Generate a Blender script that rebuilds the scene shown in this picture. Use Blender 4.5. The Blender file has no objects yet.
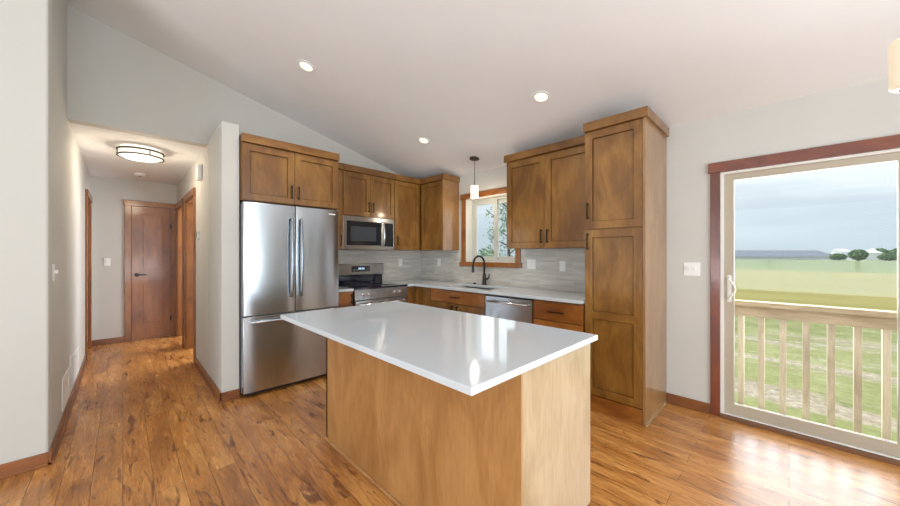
import bpy, bmesh, math, random
from mathutils import Vector, Matrix
R = math.radians
random.seed(7)
SC = bpy.context.scene
COL = SC.collection

# ------------------------------------------------------------------ camera
cam_d = bpy.data.cameras.new('camera'); cam = bpy.data.objects.new('camera', cam_d); COL.objects.link(cam)
cam.location = (0, 0, 1.31)
cam.rotation_euler = (R(90), 0, R(45.5 - 90))
cam_d.sensor_width = 36; cam_d.lens = 333 / 900 * 36
cam_d.shift_y = 1.5 / 900
cam_d.clip_start = 0.02; cam_d.clip_end = 3000
SC.camera = cam
SC.view_settings.view_transform = 'Standard'; SC.view_settings.look = 'None'
SC.view_settings.gamma = 1; SC.view_settings.use_curve_mapping = False
SC.view_settings.exposure = 0.45

# ------------------------------------------------------------------ sky
world = bpy.data.worlds.new('sky'); SC.world = world; world.use_nodes = True
wn = world.node_tree.nodes; wl = world.node_tree.links; wn.clear()
def wnew(t): return wn.new(t)
wo = wnew('ShaderNodeOutputWorld'); wb = wnew('ShaderNodeBackground'); wb.inputs[1].default_value = 1.0
tc = wnew('ShaderNodeTexCoord'); mp = wnew('ShaderNodeMapping'); mp.inputs['Scale'].default_value = (1.2, 1.2, 9)
nz = wnew('ShaderNodeTexNoise'); nz.inputs['Scale'].default_value = 1.6; nz.inputs['Detail'].default_value = 7
nz.inputs['Roughness'].default_value = .55
cr = wnew('ShaderNodeValToRGB'); cr.color_ramp.elements[0].position = .42; cr.color_ramp.elements[1].position = .66
sx = wnew('ShaderNodeSeparateXYZ'); gr = wnew('ShaderNodeValToRGB')
e = gr.color_ramp.elements
e[0].position = 0; e[0].color = (.40, .49, .54, 1)
e[1].position = .6; e[1].color = (.62, .74, .84, 1)
a = e.new(.07); a.color = (.43, .52, .58, 1)
a = e.new(.22); a.color = (.68, .76, .80, 1)
mx = wnew('ShaderNodeMix'); mx.data_type = 'RGBA'; mx.inputs['B'].default_value = (.84, .90, .92, 1)
ml = wnew('ShaderNodeMath'); ml.operation = 'MULTIPLY'; ml.inputs[1].default_value = .9
wl.new(tc.outputs['Generated'], mp.inputs[0]); wl.new(mp.outputs[0], nz.inputs[0]); wl.new(nz.outputs[0], cr.inputs[0])
wl.new(tc.outputs['Generated'], sx.inputs[0]); wl.new(sx.outputs[2], gr.inputs[0]); wl.new(gr.outputs[0], mx.inputs['A'])
mr = wnew('ShaderNodeMapRange'); mr.inputs['From Min'].default_value = .02; mr.inputs['From Max'].default_value = .20; mr.inputs['To Min'].default_value = .12
wl.new(sx.outputs[2], mr.inputs[0]); mm = wnew('ShaderNodeMath'); mm.operation = 'MULTIPLY'; wl.new(mr.outputs[0], mm.inputs[0]); wl.new(cr.outputs[0], mm.inputs[1]); wl.new(mm.outputs[0], ml.inputs[0]); wl.new(ml.outputs[0], mx.inputs['Factor']); wl.new(mx.outputs['Result'], wb.inputs[0])
wl.new(wb.outputs[0], wo.inputs[0])

def light(name, kind, loc, rot, energy, color=(1, 1, 1), size=None, size_y=None, spot=None, blend=.5):
    d = bpy.data.lights.new(name, kind); d.energy = energy; d.color = color
    if kind == 'AREA':
        d.shape = 'RECTANGLE'; d.size = size; d.size_y = size_y or size
    elif size is not None: d.shadow_soft_size = size
    if spot: d.spot_size = R(spot); d.spot_blend = blend
    o = bpy.data.objects.new(name, d); o.location = loc; o.rotation_euler = rot; COL.objects.link(o); return o
added_sun = light('added_sun', 'SUN', (0, 0, 30), (R(-38), R(-12), 0), 2.9, (1, .96, .88)); added_sun.data.angle = R(6)  # added under the clouded sky to brighten the field
# daylight from assumed, unseen windows behind the camera; the west lamp is an added fill
light('assumed_daylight_south', 'AREA', (0.2, -3.42, 1.45), (R(90), 0, 0), 50, (.84, .925, 1), 4.4, 2.1)
light('west_fill', 'AREA', (-4.9, -0.4, 1.45), (0, R(-90), 0), 58, (.86, .935, 1), 2.1, 4.4)
# up-tilted lamps added at those windows to brighten the ceiling
light('ceiling_fill_south', 'AREA', (0.2, -3.40, 0.8), (R(140), 0, 0), 105, (.84, .925, 1), 4.4, 1.2)
light('ceiling_fill_west', 'AREA', (-4.88, -0.4, 0.8), (0, R(-140), 0), 112, (.84, .925, 1), 1.2, 4.4)
light('daylight_patio', 'AREA', (4.3, -0.45, 1.3), (0, R(90), 0), 125, (.86, .94, 1), 2.2, 3.0)
light('dining_fill', 'AREA', (3.60, -2.475, 1.47), (0, R(90), 0), 45, (.86, .94, 1), 1.2, 1.2)  # lamp added with the unseen dining window to brighten the left wall
light('daylight_kitchen', 'AREA', (3.78, 2.78, 1.62), (0, R(90), 0), 2.2, (.88, .94, 1), .8, .8)
light('assumed_side_room_lamp', 'AREA', (2.3, 6.0, 1.5), (0, R(90), 0), 70, (.88, .92, 1), 1.6, 1.9)  # assumed lamp for the hall floor's bright patch; the side room has no window

# ------------------------------------------------------------------ materials
MATS = {}
def mat(name):
    m = bpy.data.materials.new(name); m.use_nodes = True; nt = m.node_tree
    return m, nt, nt.nodes['Principled BSDF']
def N(nt, t, **k):
    n = nt.nodes.new(t)
    for a_, v in k.items():
        if a_ in n.inputs: n.inputs[a_].default_value = v
        else: setattr(n, a_, v)
    return n
def ramp(nt, src, stops):
    r = nt.nodes.new('ShaderNodeValToRGB'); el = r.color_ramp.elements
    while len(el) < len(stops): el.new(.5)
    for q, (p_, c_) in enumerate(stops): el[q].position = p_; el[q].color = tuple(c_) + (1,) if len(c_) == 3 else c_
    nt.links.new(src, r.inputs[0]); return r.outputs[0]
def mixc(nt, mode, fac, A, B):
    m = nt.nodes.new('ShaderNodeMix'); m.data_type = 'RGBA'; m.blend_type = mode
    for key, v in (('Factor', fac), ('A', A), ('B', B)):
        if isinstance(v, (int, float)): m.inputs[key].default_value = v
        elif isinstance(v, tuple): m.inputs[key].default_value = v
        else: nt.links.new(v, m.inputs[key])
    return m.outputs['Result']
def plain(name, c, rough=.5, metal=0, spec=.5, bump=0, bscale=200, coat=0, var=.04):
    m, nt, b = mat(name)
    b.inputs['Roughness'].default_value = rough; b.inputs['Metallic'].default_value = metal
    b.inputs['Specular IOR Level'].default_value = spec; b.inputs['Coat Weight'].default_value = coat
    t = N(nt, 'ShaderNodeTexCoord'); n = N(nt, 'ShaderNodeTexNoise', Scale=3.0, Detail=3.0)
    nt.links.new(t.outputs['Object'], n.inputs['Vector'])
    col = ramp(nt, n.outputs[0], [(.3, tuple(v * (1 - var) for v in c)), (.7, tuple(min(1, v * (1 + var)) for v in c))])
    nt.links.new(col, b.inputs['Base Color'])
    if bump:
        n2 = N(nt, 'ShaderNodeTexNoise', Scale=float(bscale), Detail=3.0); nt.links.new(t.outputs['Object'], n2.inputs['Vector'])
        bp = N(nt, 'ShaderNodeBump', Strength=bump, Distance=.002); nt.links.new(n2.outputs[0], bp.inputs['Height'])
        nt.links.new(bp.outputs[0], b.inputs['Normal'])
    return m
def wood(name, dark, mid, lite, axis='z', rough=.38, grain=.4, coat=.5, scale=1.0, blotch=2.2):
    m, nt, b = mat(name); L = nt.links
    b.inputs['Roughness'].default_value = rough; b.inputs['Coat Weight'].default_value = coat; b.inputs['Coat Roughness'].default_value = .13
    t = N(nt, 'ShaderNodeTexCoord'); oi = N(nt, 'ShaderNodeObjectInfo')
    off = N(nt, 'ShaderNodeVectorMath', operation='ADD'); L.new(t.outputs['Object'], off.inputs[0])
    sc_ = N(nt, 'ShaderNodeMath', operation='MULTIPLY'); sc_.inputs[1].default_value = 13; L.new(oi.outputs['Random'], sc_.inputs[0])
    L.new(sc_.outputs[0], off.inputs[1])
    def mapped(s):
        q = N(nt, 'ShaderNodeMapping'); v = {'z': (s, s, s * .09), 'x': (s * .09, s, s), 'y': (s, s * .09, s)}[axis]
        q.inputs['Scale'].default_value = v; L.new(off.outputs[0], q.inputs[0]); return q.outputs[0]
    fine = N(nt, 'ShaderNodeTexNoise', Scale=1.0, Detail=5.0, Roughness=.6); L.new(mapped(90 * scale), fine.inputs['Vector'])
    q = N(nt, 'ShaderNodeMapping'); q.inputs['Scale'].default_value = {'z': (1, 1, .4), 'x': (.4, 1, 1), 'y': (1, .4, 1)}[axis]
    L.new(off.outputs[0], q.inputs[0])
    big = N(nt, 'ShaderNodeTexNoise', Scale=blotch * 2.2 * scale, Detail=4.0, Roughness=.62, Distortion=.8); L.new(q.outputs[0], big.inputs['Vector'])
    base = ramp(nt, big.outputs[0], [(.34, dark), (.5, mid), (.66, lite)])
    g = ramp(nt, fine.outputs[0], [(.32, (.55, .5, .45)), (.6, (1, 1, 1))])
    L.new(mixc(nt, 'MULTIPLY', grain, base, g), b.inputs['Base Color'])
    return m
def metal(name, c, rough=.3, axis='z', var=.06):
    m, nt, b = mat(name); L = nt.links
    b.inputs['Metallic'].default_value = 1
    b.inputs['Anisotropic'].default_value = .75; b.inputs['Anisotropic Rotation'].default_value = .25; tg = N(nt, 'ShaderNodeTangent', direction_type='RADIAL', axis='Z'); L.new(tg.outputs[0], b.inputs['Tangent'])
    b.inputs['Roughness'].default_value = rough
    t = N(nt, 'ShaderNodeTexCoord'); q = N(nt, 'ShaderNodeMapping')
    q.inputs['Scale'].default_value = {'z': (300, 300, 3), 'x': (3, 300, 300)}[axis]; L.new(t.outputs['Object'], q.inputs[0])
    n = N(nt, 'ShaderNodeTexNoise', Scale=1.0, Detail=2.0); L.new(q.outputs[0], n.inputs['Vector'])
    L.new(ramp(nt, n.outputs[0], [(.3, tuple(v * (1 - var) for v in c)), (.7, c)]), b.inputs['Base Color'])
    return m
def emit(name, c, s, base=(.8, .8, .8)):
    m, nt, b = mat(name); b.inputs['Base Color'].default_value = base + (1,)
    b.inputs['Emission Color'].default_value = c + (1,); b.inputs['Emission Strength'].default_value = s
    b.inputs['Roughness'].default_value = .3
    return m
def glass(name, tint=(1, 1, 1), gl=.06):
    m, nt, b = mat(name); L = nt.links; nt.nodes.remove(b); o = nt.nodes['Material Output']
    tr = N(nt, 'ShaderNodeBsdfTransparent'); tr.inputs[0].default_value = tint + (1,)
    g = N(nt, 'ShaderNodeBsdfGlossy', Roughness=.02); fr = N(nt, 'ShaderNodeFresnel', IOR=1.25)
    ms = N(nt, 'ShaderNodeMixShader'); L.new(fr.outputs[0], ms.inputs[0]); L.new(tr.outputs[0], ms.inputs[1]); L.new(g.outputs[0], ms.inputs[2])
    L.new(ms.outputs[0], o.inputs[0]); return m

M = {}
M['wall'] = plain('wall_paint', (.565, .555, .515), .75, spec=.2, bump=.15, bscale=350, var=.012)
M['ceil'] = plain('ceiling_paint', (.80, .80, .80), .85, spec=.15, bump=.5, bscale=120, var=.012)
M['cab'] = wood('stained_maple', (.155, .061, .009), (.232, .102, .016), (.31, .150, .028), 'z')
M['cab_bounce'] = wood('stained_maple_floor_bounce', (.22, .064, .008), (.33, .112, .015), (.41, .165, .028), 'x')  # horizontal grain; red bounce from the floor put into the colour
M['caby'] = wood('stained_maple_crosswise', (.155, .061, .009), (.232, .102, .016), (.31, .150, .028), 'y')
M['crownx'] = wood('stained_maple_crown', (.155, .061, .009), (.232, .102, .016), (.31, .150, .028), 'x')
M['side'] = wood('side_maple_with_glare', (.25, .125, .042), (.31, .165, .062), (.37, .21, .085), 'z', rough=.3)  # glare on the side panels put into a paler maple colour
M['isl'] = wood('island_maple', (.34, .155, .045), (.41, .20, .064), (.48, .25, .088), 'z', rough=.4, grain=.3)
M['end'] = wood('end_maple_with_glare', (.41, .29, .155), (.47, .345, .20), (.53, .40, .245), 'z', rough=.3, grain=.3)  # same maple veneer, daylight glare painted in as a paler, greyer tone
M['dark_gap'] = plain('cabinet_interior', (.05, .018, .008), .7)
M['trim'] = wood('trim_red_oak', (.11, .020, .005), (.17, .034, .008), (.23, .055, .013), 'z', rough=.35)
M['basex'] = wood('baseboard_oak_x', (.15, .045, .011), (.22, .072, .018), (.29, .10, .027), 'x')
M['basey'] = wood('baseboard_oak_y', (.15, .045, .011), (.22, .072, .018), (.29, .10, .027), 'y')
M['trimx'] = wood('trim_red_oak_x', (.11, .020, .005), (.17, .034, .008), (.23, .055, .013), 'x', rough=.35)
M['trimy'] = wood('trim_red_oak_y', (.11, .020, .005), (.17, .034, .008), (.23, .055, .013), 'y', rough=.35)
M['winwood'] = wood('window_oak', (.21, .068, .012), (.29, .105, .021), (.37, .15, .036), 'y', rough=.35)
M['winwoodz'] = wood('window_oak_z', (.21, .068, .012), (.29, .105, .021), (.37, .15, .036), 'z', rough=.35)
M['halldoor'] = wood('hall_door_oak', (.17, .050, .009), (.24, .078, .015), (.31, .11, .024), 'z', rough=.38)
M['hallcase'] = wood('hall_casing_oak', (.20, .065, .012), (.28, .10, .02), (.36, .14, .034), 'z', rough=.38)
M['steel'] = metal('brushed_steel', (.53, .585, .635), .2)
M['steelx'] = metal('brushed_steel_x', (.44, .445, .45), .27, 'x')
M['slate'] = metal('slate_steel', (.30, .33, .36), .22)
M['chrome'] = metal('polished_steel', (.75, .75, .76), .12)
M['fridge_side'] = plain('fridge_side_grey', (.20, .20, .21), .45)
M['black'] = plain('matte_black', (.012, .012, .013), .4)
M['bronze'] = plain('dark_bronze', (.03, .022, .016), .35, metal=.7)
M['ring'] = plain('oiled_bronze', (.045, .034, .024), .5, metal=.2)
M['blackglass'] = plain('black_glass', (.008, .010, .022), .06, coat=.5)
M['mwglass'] = plain('smoked_glass', (.015, .017, .02), .08)
M['mwmesh'] = plain('screen_mesh', (.045, .055, .065), .2)
M['white'] = plain('white_plastic', (.80, .80, .78), .4)
M['vinyl'] = plain('cream_vinyl', (.42, .36, .27), .5)
M['sash'] = plain('grey_white_vinyl', (.50, .51, .46), .5)
M['wvinyl'] = plain('white_vinyl', (.74, .72, .66), .5)
M['sill'] = plain('brown_threshold', (.16, .07, .03), .5)
M['rail'] = wood('treated_lumber', (.42, .34, .22), (.52, .43, .29), (.60, .51, .36), 'z', rough=.8, coat=0.0)
M['railx'] = wood('treated_lumber_y', (.36, .27, .16), (.44, .34, .21), (.50, .40, .26), 'y', rough=.8, coat=0.0)
M['glass'] = glass('window_glass')
M['shade'] = emit('opal_glass_lit', (1, .86, .66), .7)
M['canlamp'] = emit('recessed_lamp_lit', (1, .86, .62), .72)
M['hallglass'] = emit('hall_lamp_glass', (1, .87, .66), .62)
M['dshade'] = emit('dining_shade_lit', (1, .80, .52), .42, (.5, .48, .42))
M['blue'] = emit('display_blue', (.4, .7, 1), .6)
M['sinksteel'] = metal('sink_steel', (.55, .56, .57), .3)
M['shingle'] = plain('distant_roof', (.17, .19, .23), .9)
M['siding'] = plain('distant_siding', (.62, .63, .62), .8)
M['bark'] = plain('bark', (.12, .09, .07), .9)
M['foliage'] = plain('leaves', (.11, .20, .07), .7, var=.35)
M['foliage2'] = plain('leaves_pale', (.30, .42, .30), .6, var=.25)

def quartz():
    m, nt, b = mat('white_quartz'); L = nt.links
    t = N(nt, 'ShaderNodeTexCoord'); n = N(nt, 'ShaderNodeTexNoise', Scale=160.0, Detail=2.0); L.new(t.outputs['Object'], n.inputs['Vector'])
    L.new(ramp(nt, n.outputs[0], [(.35, (.58, .635, .68)), (.6, (.60, .655, .70))]), b.inputs['Base Color'])
    b.inputs['Roughness'].default_value = .07; b.inputs['Specular IOR Level'].default_value = .6
    return m
M['quartz'] = quartz()

def floor_mat():
    m, nt, b = mat('hickory_planks'); L = nt.links
    t = N(nt, 'ShaderNodeTexCoord')
    sw = N(nt, 'ShaderNodeMapping'); sw.inputs['Rotation'].default_value = (0, 0, R(90)); L.new(t.outputs['Object'], sw.inputs[0])
    br = N(nt, 'ShaderNodeTexBrick', offset=.37, offset_frequency=2); L.new(sw.outputs[0], br.inputs['Vector'])
    for k, v in (('Scale', 1.0), ('Brick Width', 1.22), ('Row Height', .127), ('Mortar Size', .0012), ('Mortar Smooth', .2), ('Bias', 0.0)): br.inputs[k].default_value = v
    br.inputs['Color1'].default_value = (0, 0, 0, 1); br.inputs['Color2'].default_value = (1, 1, 1, 1); br.inputs['Mortar'].default_value = (.5, .5, .5, 1)
    vs = N(nt, 'ShaderNodeVectorMath', operation='SCALE'); vs.inputs['Scale'].default_value = 7.0; L.new(br.outputs['Color'], vs.inputs[0])
    ad = N(nt, 'ShaderNodeVectorMath', operation='ADD'); L.new(t.outputs['Object'], ad.inputs[0]); L.new(vs.outputs[0], ad.inputs[1])
    def mp_(s):
        q = N(nt, 'ShaderNodeMapping'); q.inputs['Scale'].default_value = s; L.new(ad.outputs[0], q.inputs[0]); return q.outputs[0]
    big = N(nt, 'ShaderNodeTexNoise', Scale=1.0, Detail=4.0, Roughness=.6, Distortion=.6); L.new(mp_((7, 1.6, 1)), big.inputs['Vector'])
    fine = N(nt, 'ShaderNodeTexNoise', Scale=1.0, Detail=6.0, Roughness=.65); L.new(mp_((95, 6, 1)), fine.inputs['Vector'])
    ringn = N(nt, 'ShaderNodeTexNoise', Scale=1.0, Detail=2.0, Distortion=.15); L.new(mp_((8.5, 1.0, 1)), ringn.inputs['Vector'])
    mu = N(nt, 'ShaderNodeMath', operation='MULTIPLY'); mu.inputs[1].default_value = 19; L.new(ringn.outputs[0], mu.inputs[0])
    fr = N(nt, 'ShaderNodeMath', operation='FRACT'); L.new(mu.outputs[0], fr.inputs[0])
    kn = N(nt, 'ShaderNodeTexNoise', Scale=1.0, Detail=3.0, Distortion=1.2); L.new(mp_((20, 3.6, 1)), kn.inputs['Vector'])
    c = ramp(nt, big.outputs[0], [(.3, (.34, .130, .028)), (.5, (.55, .235, .055)), (.7, (.76, .385, .115))])
    c = mixc(nt, 'MULTIPLY', .6, c, ramp(nt, fine.outputs[0], [(.34, (.45, .38, .32)), (.58, (1, 1, 1))]))
    c = mixc(nt, 'MULTIPLY', .38, c, ramp(nt, fr.outputs[0], [(0, (.42, .28, .2)), (.22, (1, 1, 1)), (.80, (1, 1, 1)), (1, (.42, .28, .2))]))
    c = mixc(nt, 'MULTIPLY', .8, c, ramp(nt, kn.outputs[0], [(.32, (.22, .12, .07)), (.41, (1, 1, 1))]))
    c = mixc(nt, 'MULTIPLY', 1.0, c, ramp(nt, br.outputs['Fac'], [(.0, (1, 1, 1)), (.6, (.18, .11, .08))]))
    L.new(c, b.inputs['Base Color'])
    b.inputs['Roughness'].default_value = .25
    L.new(ramp(nt, fine.outputs[0], [(.3, (.34,) * 3), (.7, (.24,) * 3)]), b.inputs['Roughness'])
    b.inputs['Specular IOR Level'].default_value = .75
    bp = N(nt, 'ShaderNodeBump', Strength=.5, Distance=.002); inv = N(nt, 'ShaderNodeMath', operation='SUBTRACT'); inv.inputs[0].default_value = 1
    L.new(br.outputs['Fac'], inv.inputs[1]); L.new(inv.outputs[0], bp.inputs['Height']); L.new(bp.outputs[0], b.inputs['Normal'])
    return m
M['floor'] = floor_mat()

def tile_mat(rot):
    m, nt, b = mat('stone_look_tile'); L = nt.links
    t = N(nt, 'ShaderNodeTexCoord'); sp = N(nt, 'ShaderNodeSeparateXYZ'); cb = N(nt, 'ShaderNodeCombineXYZ'); L.new(t.outputs['Object'], sp.inputs[0])
    L.new(sp.outputs[1 if rot else 0], cb.inputs[0]); L.new(sp.outputs[2], cb.inputs[1])
    br = N(nt, 'ShaderNodeTexBrick', offset=.5); L.new(cb.outputs[0], br.inputs['Vector'])
    for k, v in (('Scale', 1.0), ('Brick Width', .405), ('Row Height', .1017), ('Mortar Size', .0016), ('Mortar Smooth', .2)): br.inputs[k].default_value = v
    br.inputs['Color1'].default_value = (0, 0, 0, 1); br.inputs['Color2'].default_value = (1, 1, 1, 1)
    ad = N(nt, 'ShaderNodeVectorMath', operation='MULTIPLY_ADD'); L.new(br.outputs['Color'], ad.inputs[0]); ad.inputs[1].default_value = (5, 5, 5); L.new(cb.outputs[0], ad.inputs[2])
    q = N(nt, 'ShaderNodeMapping'); q.inputs['Scale'].default_value = (2.2, 22, 1); L.new(ad.outputs[0], q.inputs[0])
    n = N(nt, 'ShaderNodeTexNoise', Scale=1.0, Detail=4.0, Distortion=.5); L.new(q.outputs[0], n.inputs['Vector'])
    c = ramp(nt, n.outputs[0], [(.3, (.42, .40, .365)), (.5, (.54, .515, .465)), (.7, (.64, .61, .55))])
    c = mixc(nt, 'MIX', br.outputs['Fac'], c, (.62, .61, .58, 1))
    L.new(c, b.inputs['Base Color']); b.inputs['Roughness'].default_value = .28
    return m
M['tile_n'] = tile_mat(False); M['tile_e'] = tile_mat(True)

def ground_mat():
    m, nt, b = mat('prairie_grass'); L = nt.links
    t = N(nt, 'ShaderNodeTexCoord'); sp = N(nt, 'ShaderNodeSeparateXYZ'); L.new(t.outputs['Object'], sp.inputs[0])
    n1 = N(nt, 'ShaderNodeTexNoise', Scale=1.1, Detail=8.0, Roughness=.7); L.new(t.outputs['Object'], n1.inputs['Vector'])
    q = N(nt, 'ShaderNodeMapping'); q.inputs['Scale'].default_value = (.09, .02, 1); L.new(t.outputs['Object'], q.inputs[0])
    n2 = N(nt, 'ShaderNodeTexNoise', Scale=1.0, Detail=4.0); L.new(q.outputs[0], n2.inputs['Vector'])
    q3 = N(nt, 'ShaderNodeMapping'); q3.inputs['Rotation'].default_value = (0, 0, R(-12)); q3.inputs['Scale'].default_value = (1.4, .22, 1); L.new(t.outputs['Object'], q3.inputs[0])
    n3 = N(nt, 'ShaderNodeTexNoise', Scale=.8, Detail=6.0, Roughness=.65, Distortion=.4); L.new(q3.outputs[0], n3.inputs['Vector'])
    n4 = N(nt, 'ShaderNodeTexNoise', Scale=9.0, Detail=5.0, Roughness=.8); L.new(t.outputs['Object'], n4.inputs['Vector'])
    q5 = N(nt, 'ShaderNodeMapping'); q5.inputs['Rotation'].default_value = (0, 0, R(8)); q5.inputs['Scale'].default_value = (.30, .10, 1); L.new(t.outputs['Object'], q5.inputs[0])
    n5 = N(nt, 'ShaderNodeTexNoise', Scale=1.0, Detail=9.0, Roughness=.75); L.new(q5.outputs[0], n5.inputs['Vector'])
    lawn = ramp(nt, n1.outputs[0], [(.3, (.22, .26, .09)), (.55, (.36, .375, .175)), (.75, (.47, .46, .28))])
    soil = ramp(nt, n4.outputs[0], [(.3, (.36, .30, .22)), (.7, (.60, .52, .44))])
    near = mixc(nt, 'MIX', ramp(nt, n3.outputs[0], [(.52, (0, 0, 0)), (.60, (1, 1, 1))]), lawn, soil)
    tall = ramp(nt, n2.outputs[0], [(.3, (.25, .26, .09)), (.5, (.38, .34, .13)), (.8, (.50, .43, .21))])
    far = ramp(nt, n2.outputs[0], [(.3, (.18, .24, .09)), (.7, (.26, .30, .14))])
    ma = N(nt, 'ShaderNodeMath', operation='MULTIPLY_ADD'); L.new(n2.outputs[0], ma.inputs[0]); ma.inputs[1].default_value = 8; L.new(sp.outputs[0], ma.inputs[2])
    def step(x0, x1):
        mr = N(nt, 'ShaderNodeMapRange'); mr.inputs['From Min'].default_value = x0; mr.inputs['From Max'].default_value = x1; L.new(ma.outputs[0], mr.inputs[0]); return mr.outputs[0]
    c = mixc(nt, 'MIX', step(19, 23), near, tall); c = mixc(nt, 'MIX', step(66, 72), c, far)
    fine = ramp(nt, n4.outputs[0], [(.3, (.62, .62, .6)), (.65, (1, 1, 1))])
    c = mixc(nt, 'MULTIPLY', 1.0, c, ramp(nt, n5.outputs[0], [(.35, (.72, .74, .66)), (.62, (1.0, 1.0, 1.0))]))
    L.new(mixc(nt, 'MULTIPLY', .8, c, fine), b.inputs['Base Color']); b.inputs['Roughness'].default_value = .95; b.inputs['Specular IOR Level'].default_value = .1
    return m
M['ground'] = ground_mat()

# ------------------------------------------------------------------ geometry helpers
class G:
    def __init__(s): s.b = bmesh.new()
    def box(s, x0, x1, y0, y1, z0, z1):
        if x0 > x1: x0, x1 = x1, x0
        if y0 > y1: y0, y1 = y1, y0
        if z0 > z1: z0, z1 = z1, z0
        v = [s.b.verts.new(p) for p in ((x0, y0, z0), (x1, y0, z0), (x1, y1, z0), (x0, y1, z0), (x0, y0, z1), (x1, y0, z1), (x1, y1, z1), (x0, y1, z1))]
        for f in ((3, 2, 1, 0), (4, 5, 6, 7), (0, 1, 5, 4), (1, 2, 6, 5), (2, 3, 7, 6), (3, 0, 4, 7)): s.b.faces.new([v[i] for i in f])
        return s
    def prism(s, pts, z0, z1):          # pts CCW from above
        lo = [s.b.verts.new((x, y, z0)) for x, y in pts]; hi = [s.b.verts.new((x, y, z1)) for x, y in pts]
        s.b.faces.new(lo[::-1]); s.b.faces.new(hi); n = len(pts)
        for i in range(n): s.b.faces.new((lo[i], lo[(i + 1) % n], hi[(i + 1) % n], hi[i]))
        return s
    def lathe(s, prof, c=(0, 0, 0), n=32, axis='z', sx=1, sy=1):
        rings = []
        for r, h in prof:
            ring = []
            for k in range(n):
                a_ = 2 * math.pi * k / n; p, q = r * math.cos(a_) * sx, r * math.sin(a_) * sy
                P = {'z': (p, q, h), 'y': (p, h, q), 'x': (h, p, q)}[axis]
                ring.append(s.b.verts.new((c[0] + P[0], c[1] + P[1], c[2] + P[2])))
            rings.append(ring)
        for a_, b_ in zip(rings, rings[1:]):
            for k in range(n): s.b.faces.new((a_[k], a_[(k + 1) % n], b_[(k + 1) % n], b_[k]))
        if prof[0][0] > 1e-5: s.b.faces.new(rings[0][::-1])
        if prof[-1][0] > 1e-5: s.b.faces.new(rings[-1])
        return s
    def tube(s, pts, r, n=10):
        pts = [Vector(p) for p in pts]; rr = r if isinstance(r, (list, tuple)) else [r] * len(pts); rings = []
        up = None
        for i, p in enumerate(pts):
            t = (pts[min(i + 1, len(pts) - 1)] - pts[max(i - 1, 0)]).normalized()
            if up is None:
                up = Vector((0, 0, 1)) if abs(t.z) < .9 else Vector((1, 0, 0))
            u = t.cross(up).normalized(); w = u.cross(t).normalized(); up = w
            rings.append([s.b.verts.new(p + rr[i] * (math.cos(2 * math.pi * k / n) * u + math.sin(2 * math.pi * k / n) * w)) for k in range(n)])
        for a_, b_ in zip(rings, rings[1:]):
            for k in range(n): s.b.faces.new((a_[k], a_[(k + 1) % n], b_[(k + 1) % n], b_[k]))
        s.b.faces.new(rings[0][::-1]); s.b.faces.new(rings[-1]); return s
    def plate(s, axis, u0, u1, v0, v1, t0, t1, holes=()):
        # slab in plane 'x' (u=y,v=z), 'y' (u=x,v=z) or 'z' (u=x,v=y), thickness t0..t1, rectangular holes
        us = sorted({u0, u1} | {h[0] for h in holes} | {h[1] for h in holes}); vs = sorted({v0, v1} | {h[2] for h in holes} | {h[3] for h in holes})
        us = [u for u in us if u0 <= u <= u1]; vs = [v for v in vs if v0 <= v <= v1]
        def solid(i, j):
            if not (0 <= i < len(us) - 1 and 0 <= j < len(vs) - 1): return False
            cu, cv = (us[i] + us[i + 1]) / 2, (vs[j] + vs[j + 1]) / 2
            return not any(h[0] < cu < h[1] and h[2] < cv < h[3] for h in holes)
        V = {}
        def vt(i, j, k):
            if (i, j, k) not in V:
                u, v, t = us[i], vs[j], (t0, t1)[k]
                V[i, j, k] = s.b.verts.new({'x': (t, u, v), 'y': (u, t, v), 'z': (u, v, t)}[axis])
            return V[i, j, k]
        for i in range(len(us) - 1):
            for j in range(len(vs) - 1):
                if not solid(i, j): continue
                s.b.faces.new([vt(i, j, 0), vt(i, j + 1, 0), vt(i + 1, j + 1, 0), vt(i + 1, j, 0)])
                s.b.faces.new([vt(i, j, 1), vt(i + 1, j, 1), vt(i + 1, j + 1, 1), vt(i, j + 1, 1)])
                for (di, dj, A, B) in ((-1, 0, (i, j), (i, j + 1)), (1, 0, (i + 1, j + 1), (i + 1, j)), (0, -1, (i + 1, j), (i, j)), (0, 1, (i, j + 1), (i + 1, j + 1))):
                    if not solid(i + di, j + dj):
                        s.b.faces.new([vt(*A, 0), vt(*A, 1), vt(*B, 1), vt(*B, 0)])
        return s
    def out(s, name, m, parent=None, bevel=0, smooth=False, loc=None):
        bmesh.ops.recalc_face_normals(s.b, faces=s.b.faces)
        me = bpy.data.meshes.new(name); s.b.to_mesh(me); s.b.free()
        me.materials.append(M[m] if isinstance(m, str) else m)
        o = bpy.data.objects.new(name, me); COL.objects.link(o)
        if smooth:
            for p in me.polygons: p.use_smooth = True
            if smooth != 'all':
                try: me.set_sharp_from_angle(angle=R(35))
                except Exception: pass
        if bevel:
            bv = o.modifiers.new('bevel', 'BEVEL'); bv.width = bevel; bv.segments = 2; bv.limit_method = 'ANGLE'; bv.angle_limit = R(40)
        if parent: o.parent = parent
        if loc: o.location = loc
        return o
def thing(name, label, cat, loc=(0, 0, 0), rz=0, group=None):
    o = bpy.data.objects.new(name, None); COL.objects.link(o); o.location = loc; o.rotation_euler = (0, 0, R(rz)); o.empty_display_size = .1
    o['label'] = label; o['category'] = cat
    if group: o['group'] = group
    return o
def tag(o, label, cat, group=None):
    o['label'] = label; o['category'] = cat
    if group: o['group'] = group
    return o
def struct(o, label=None):
    o['kind'] = 'structure'
    if label: o['label'] = label
    return o
def sroot(name, label, loc=(0, 0, 0), rz=0):
    o = bpy.data.objects.new(name, None); COL.objects.link(o); o.location = loc; o.rotation_euler = (0, 0, R(rz))
    o['kind'] = 'structure'; o['label'] = label; return o

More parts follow.
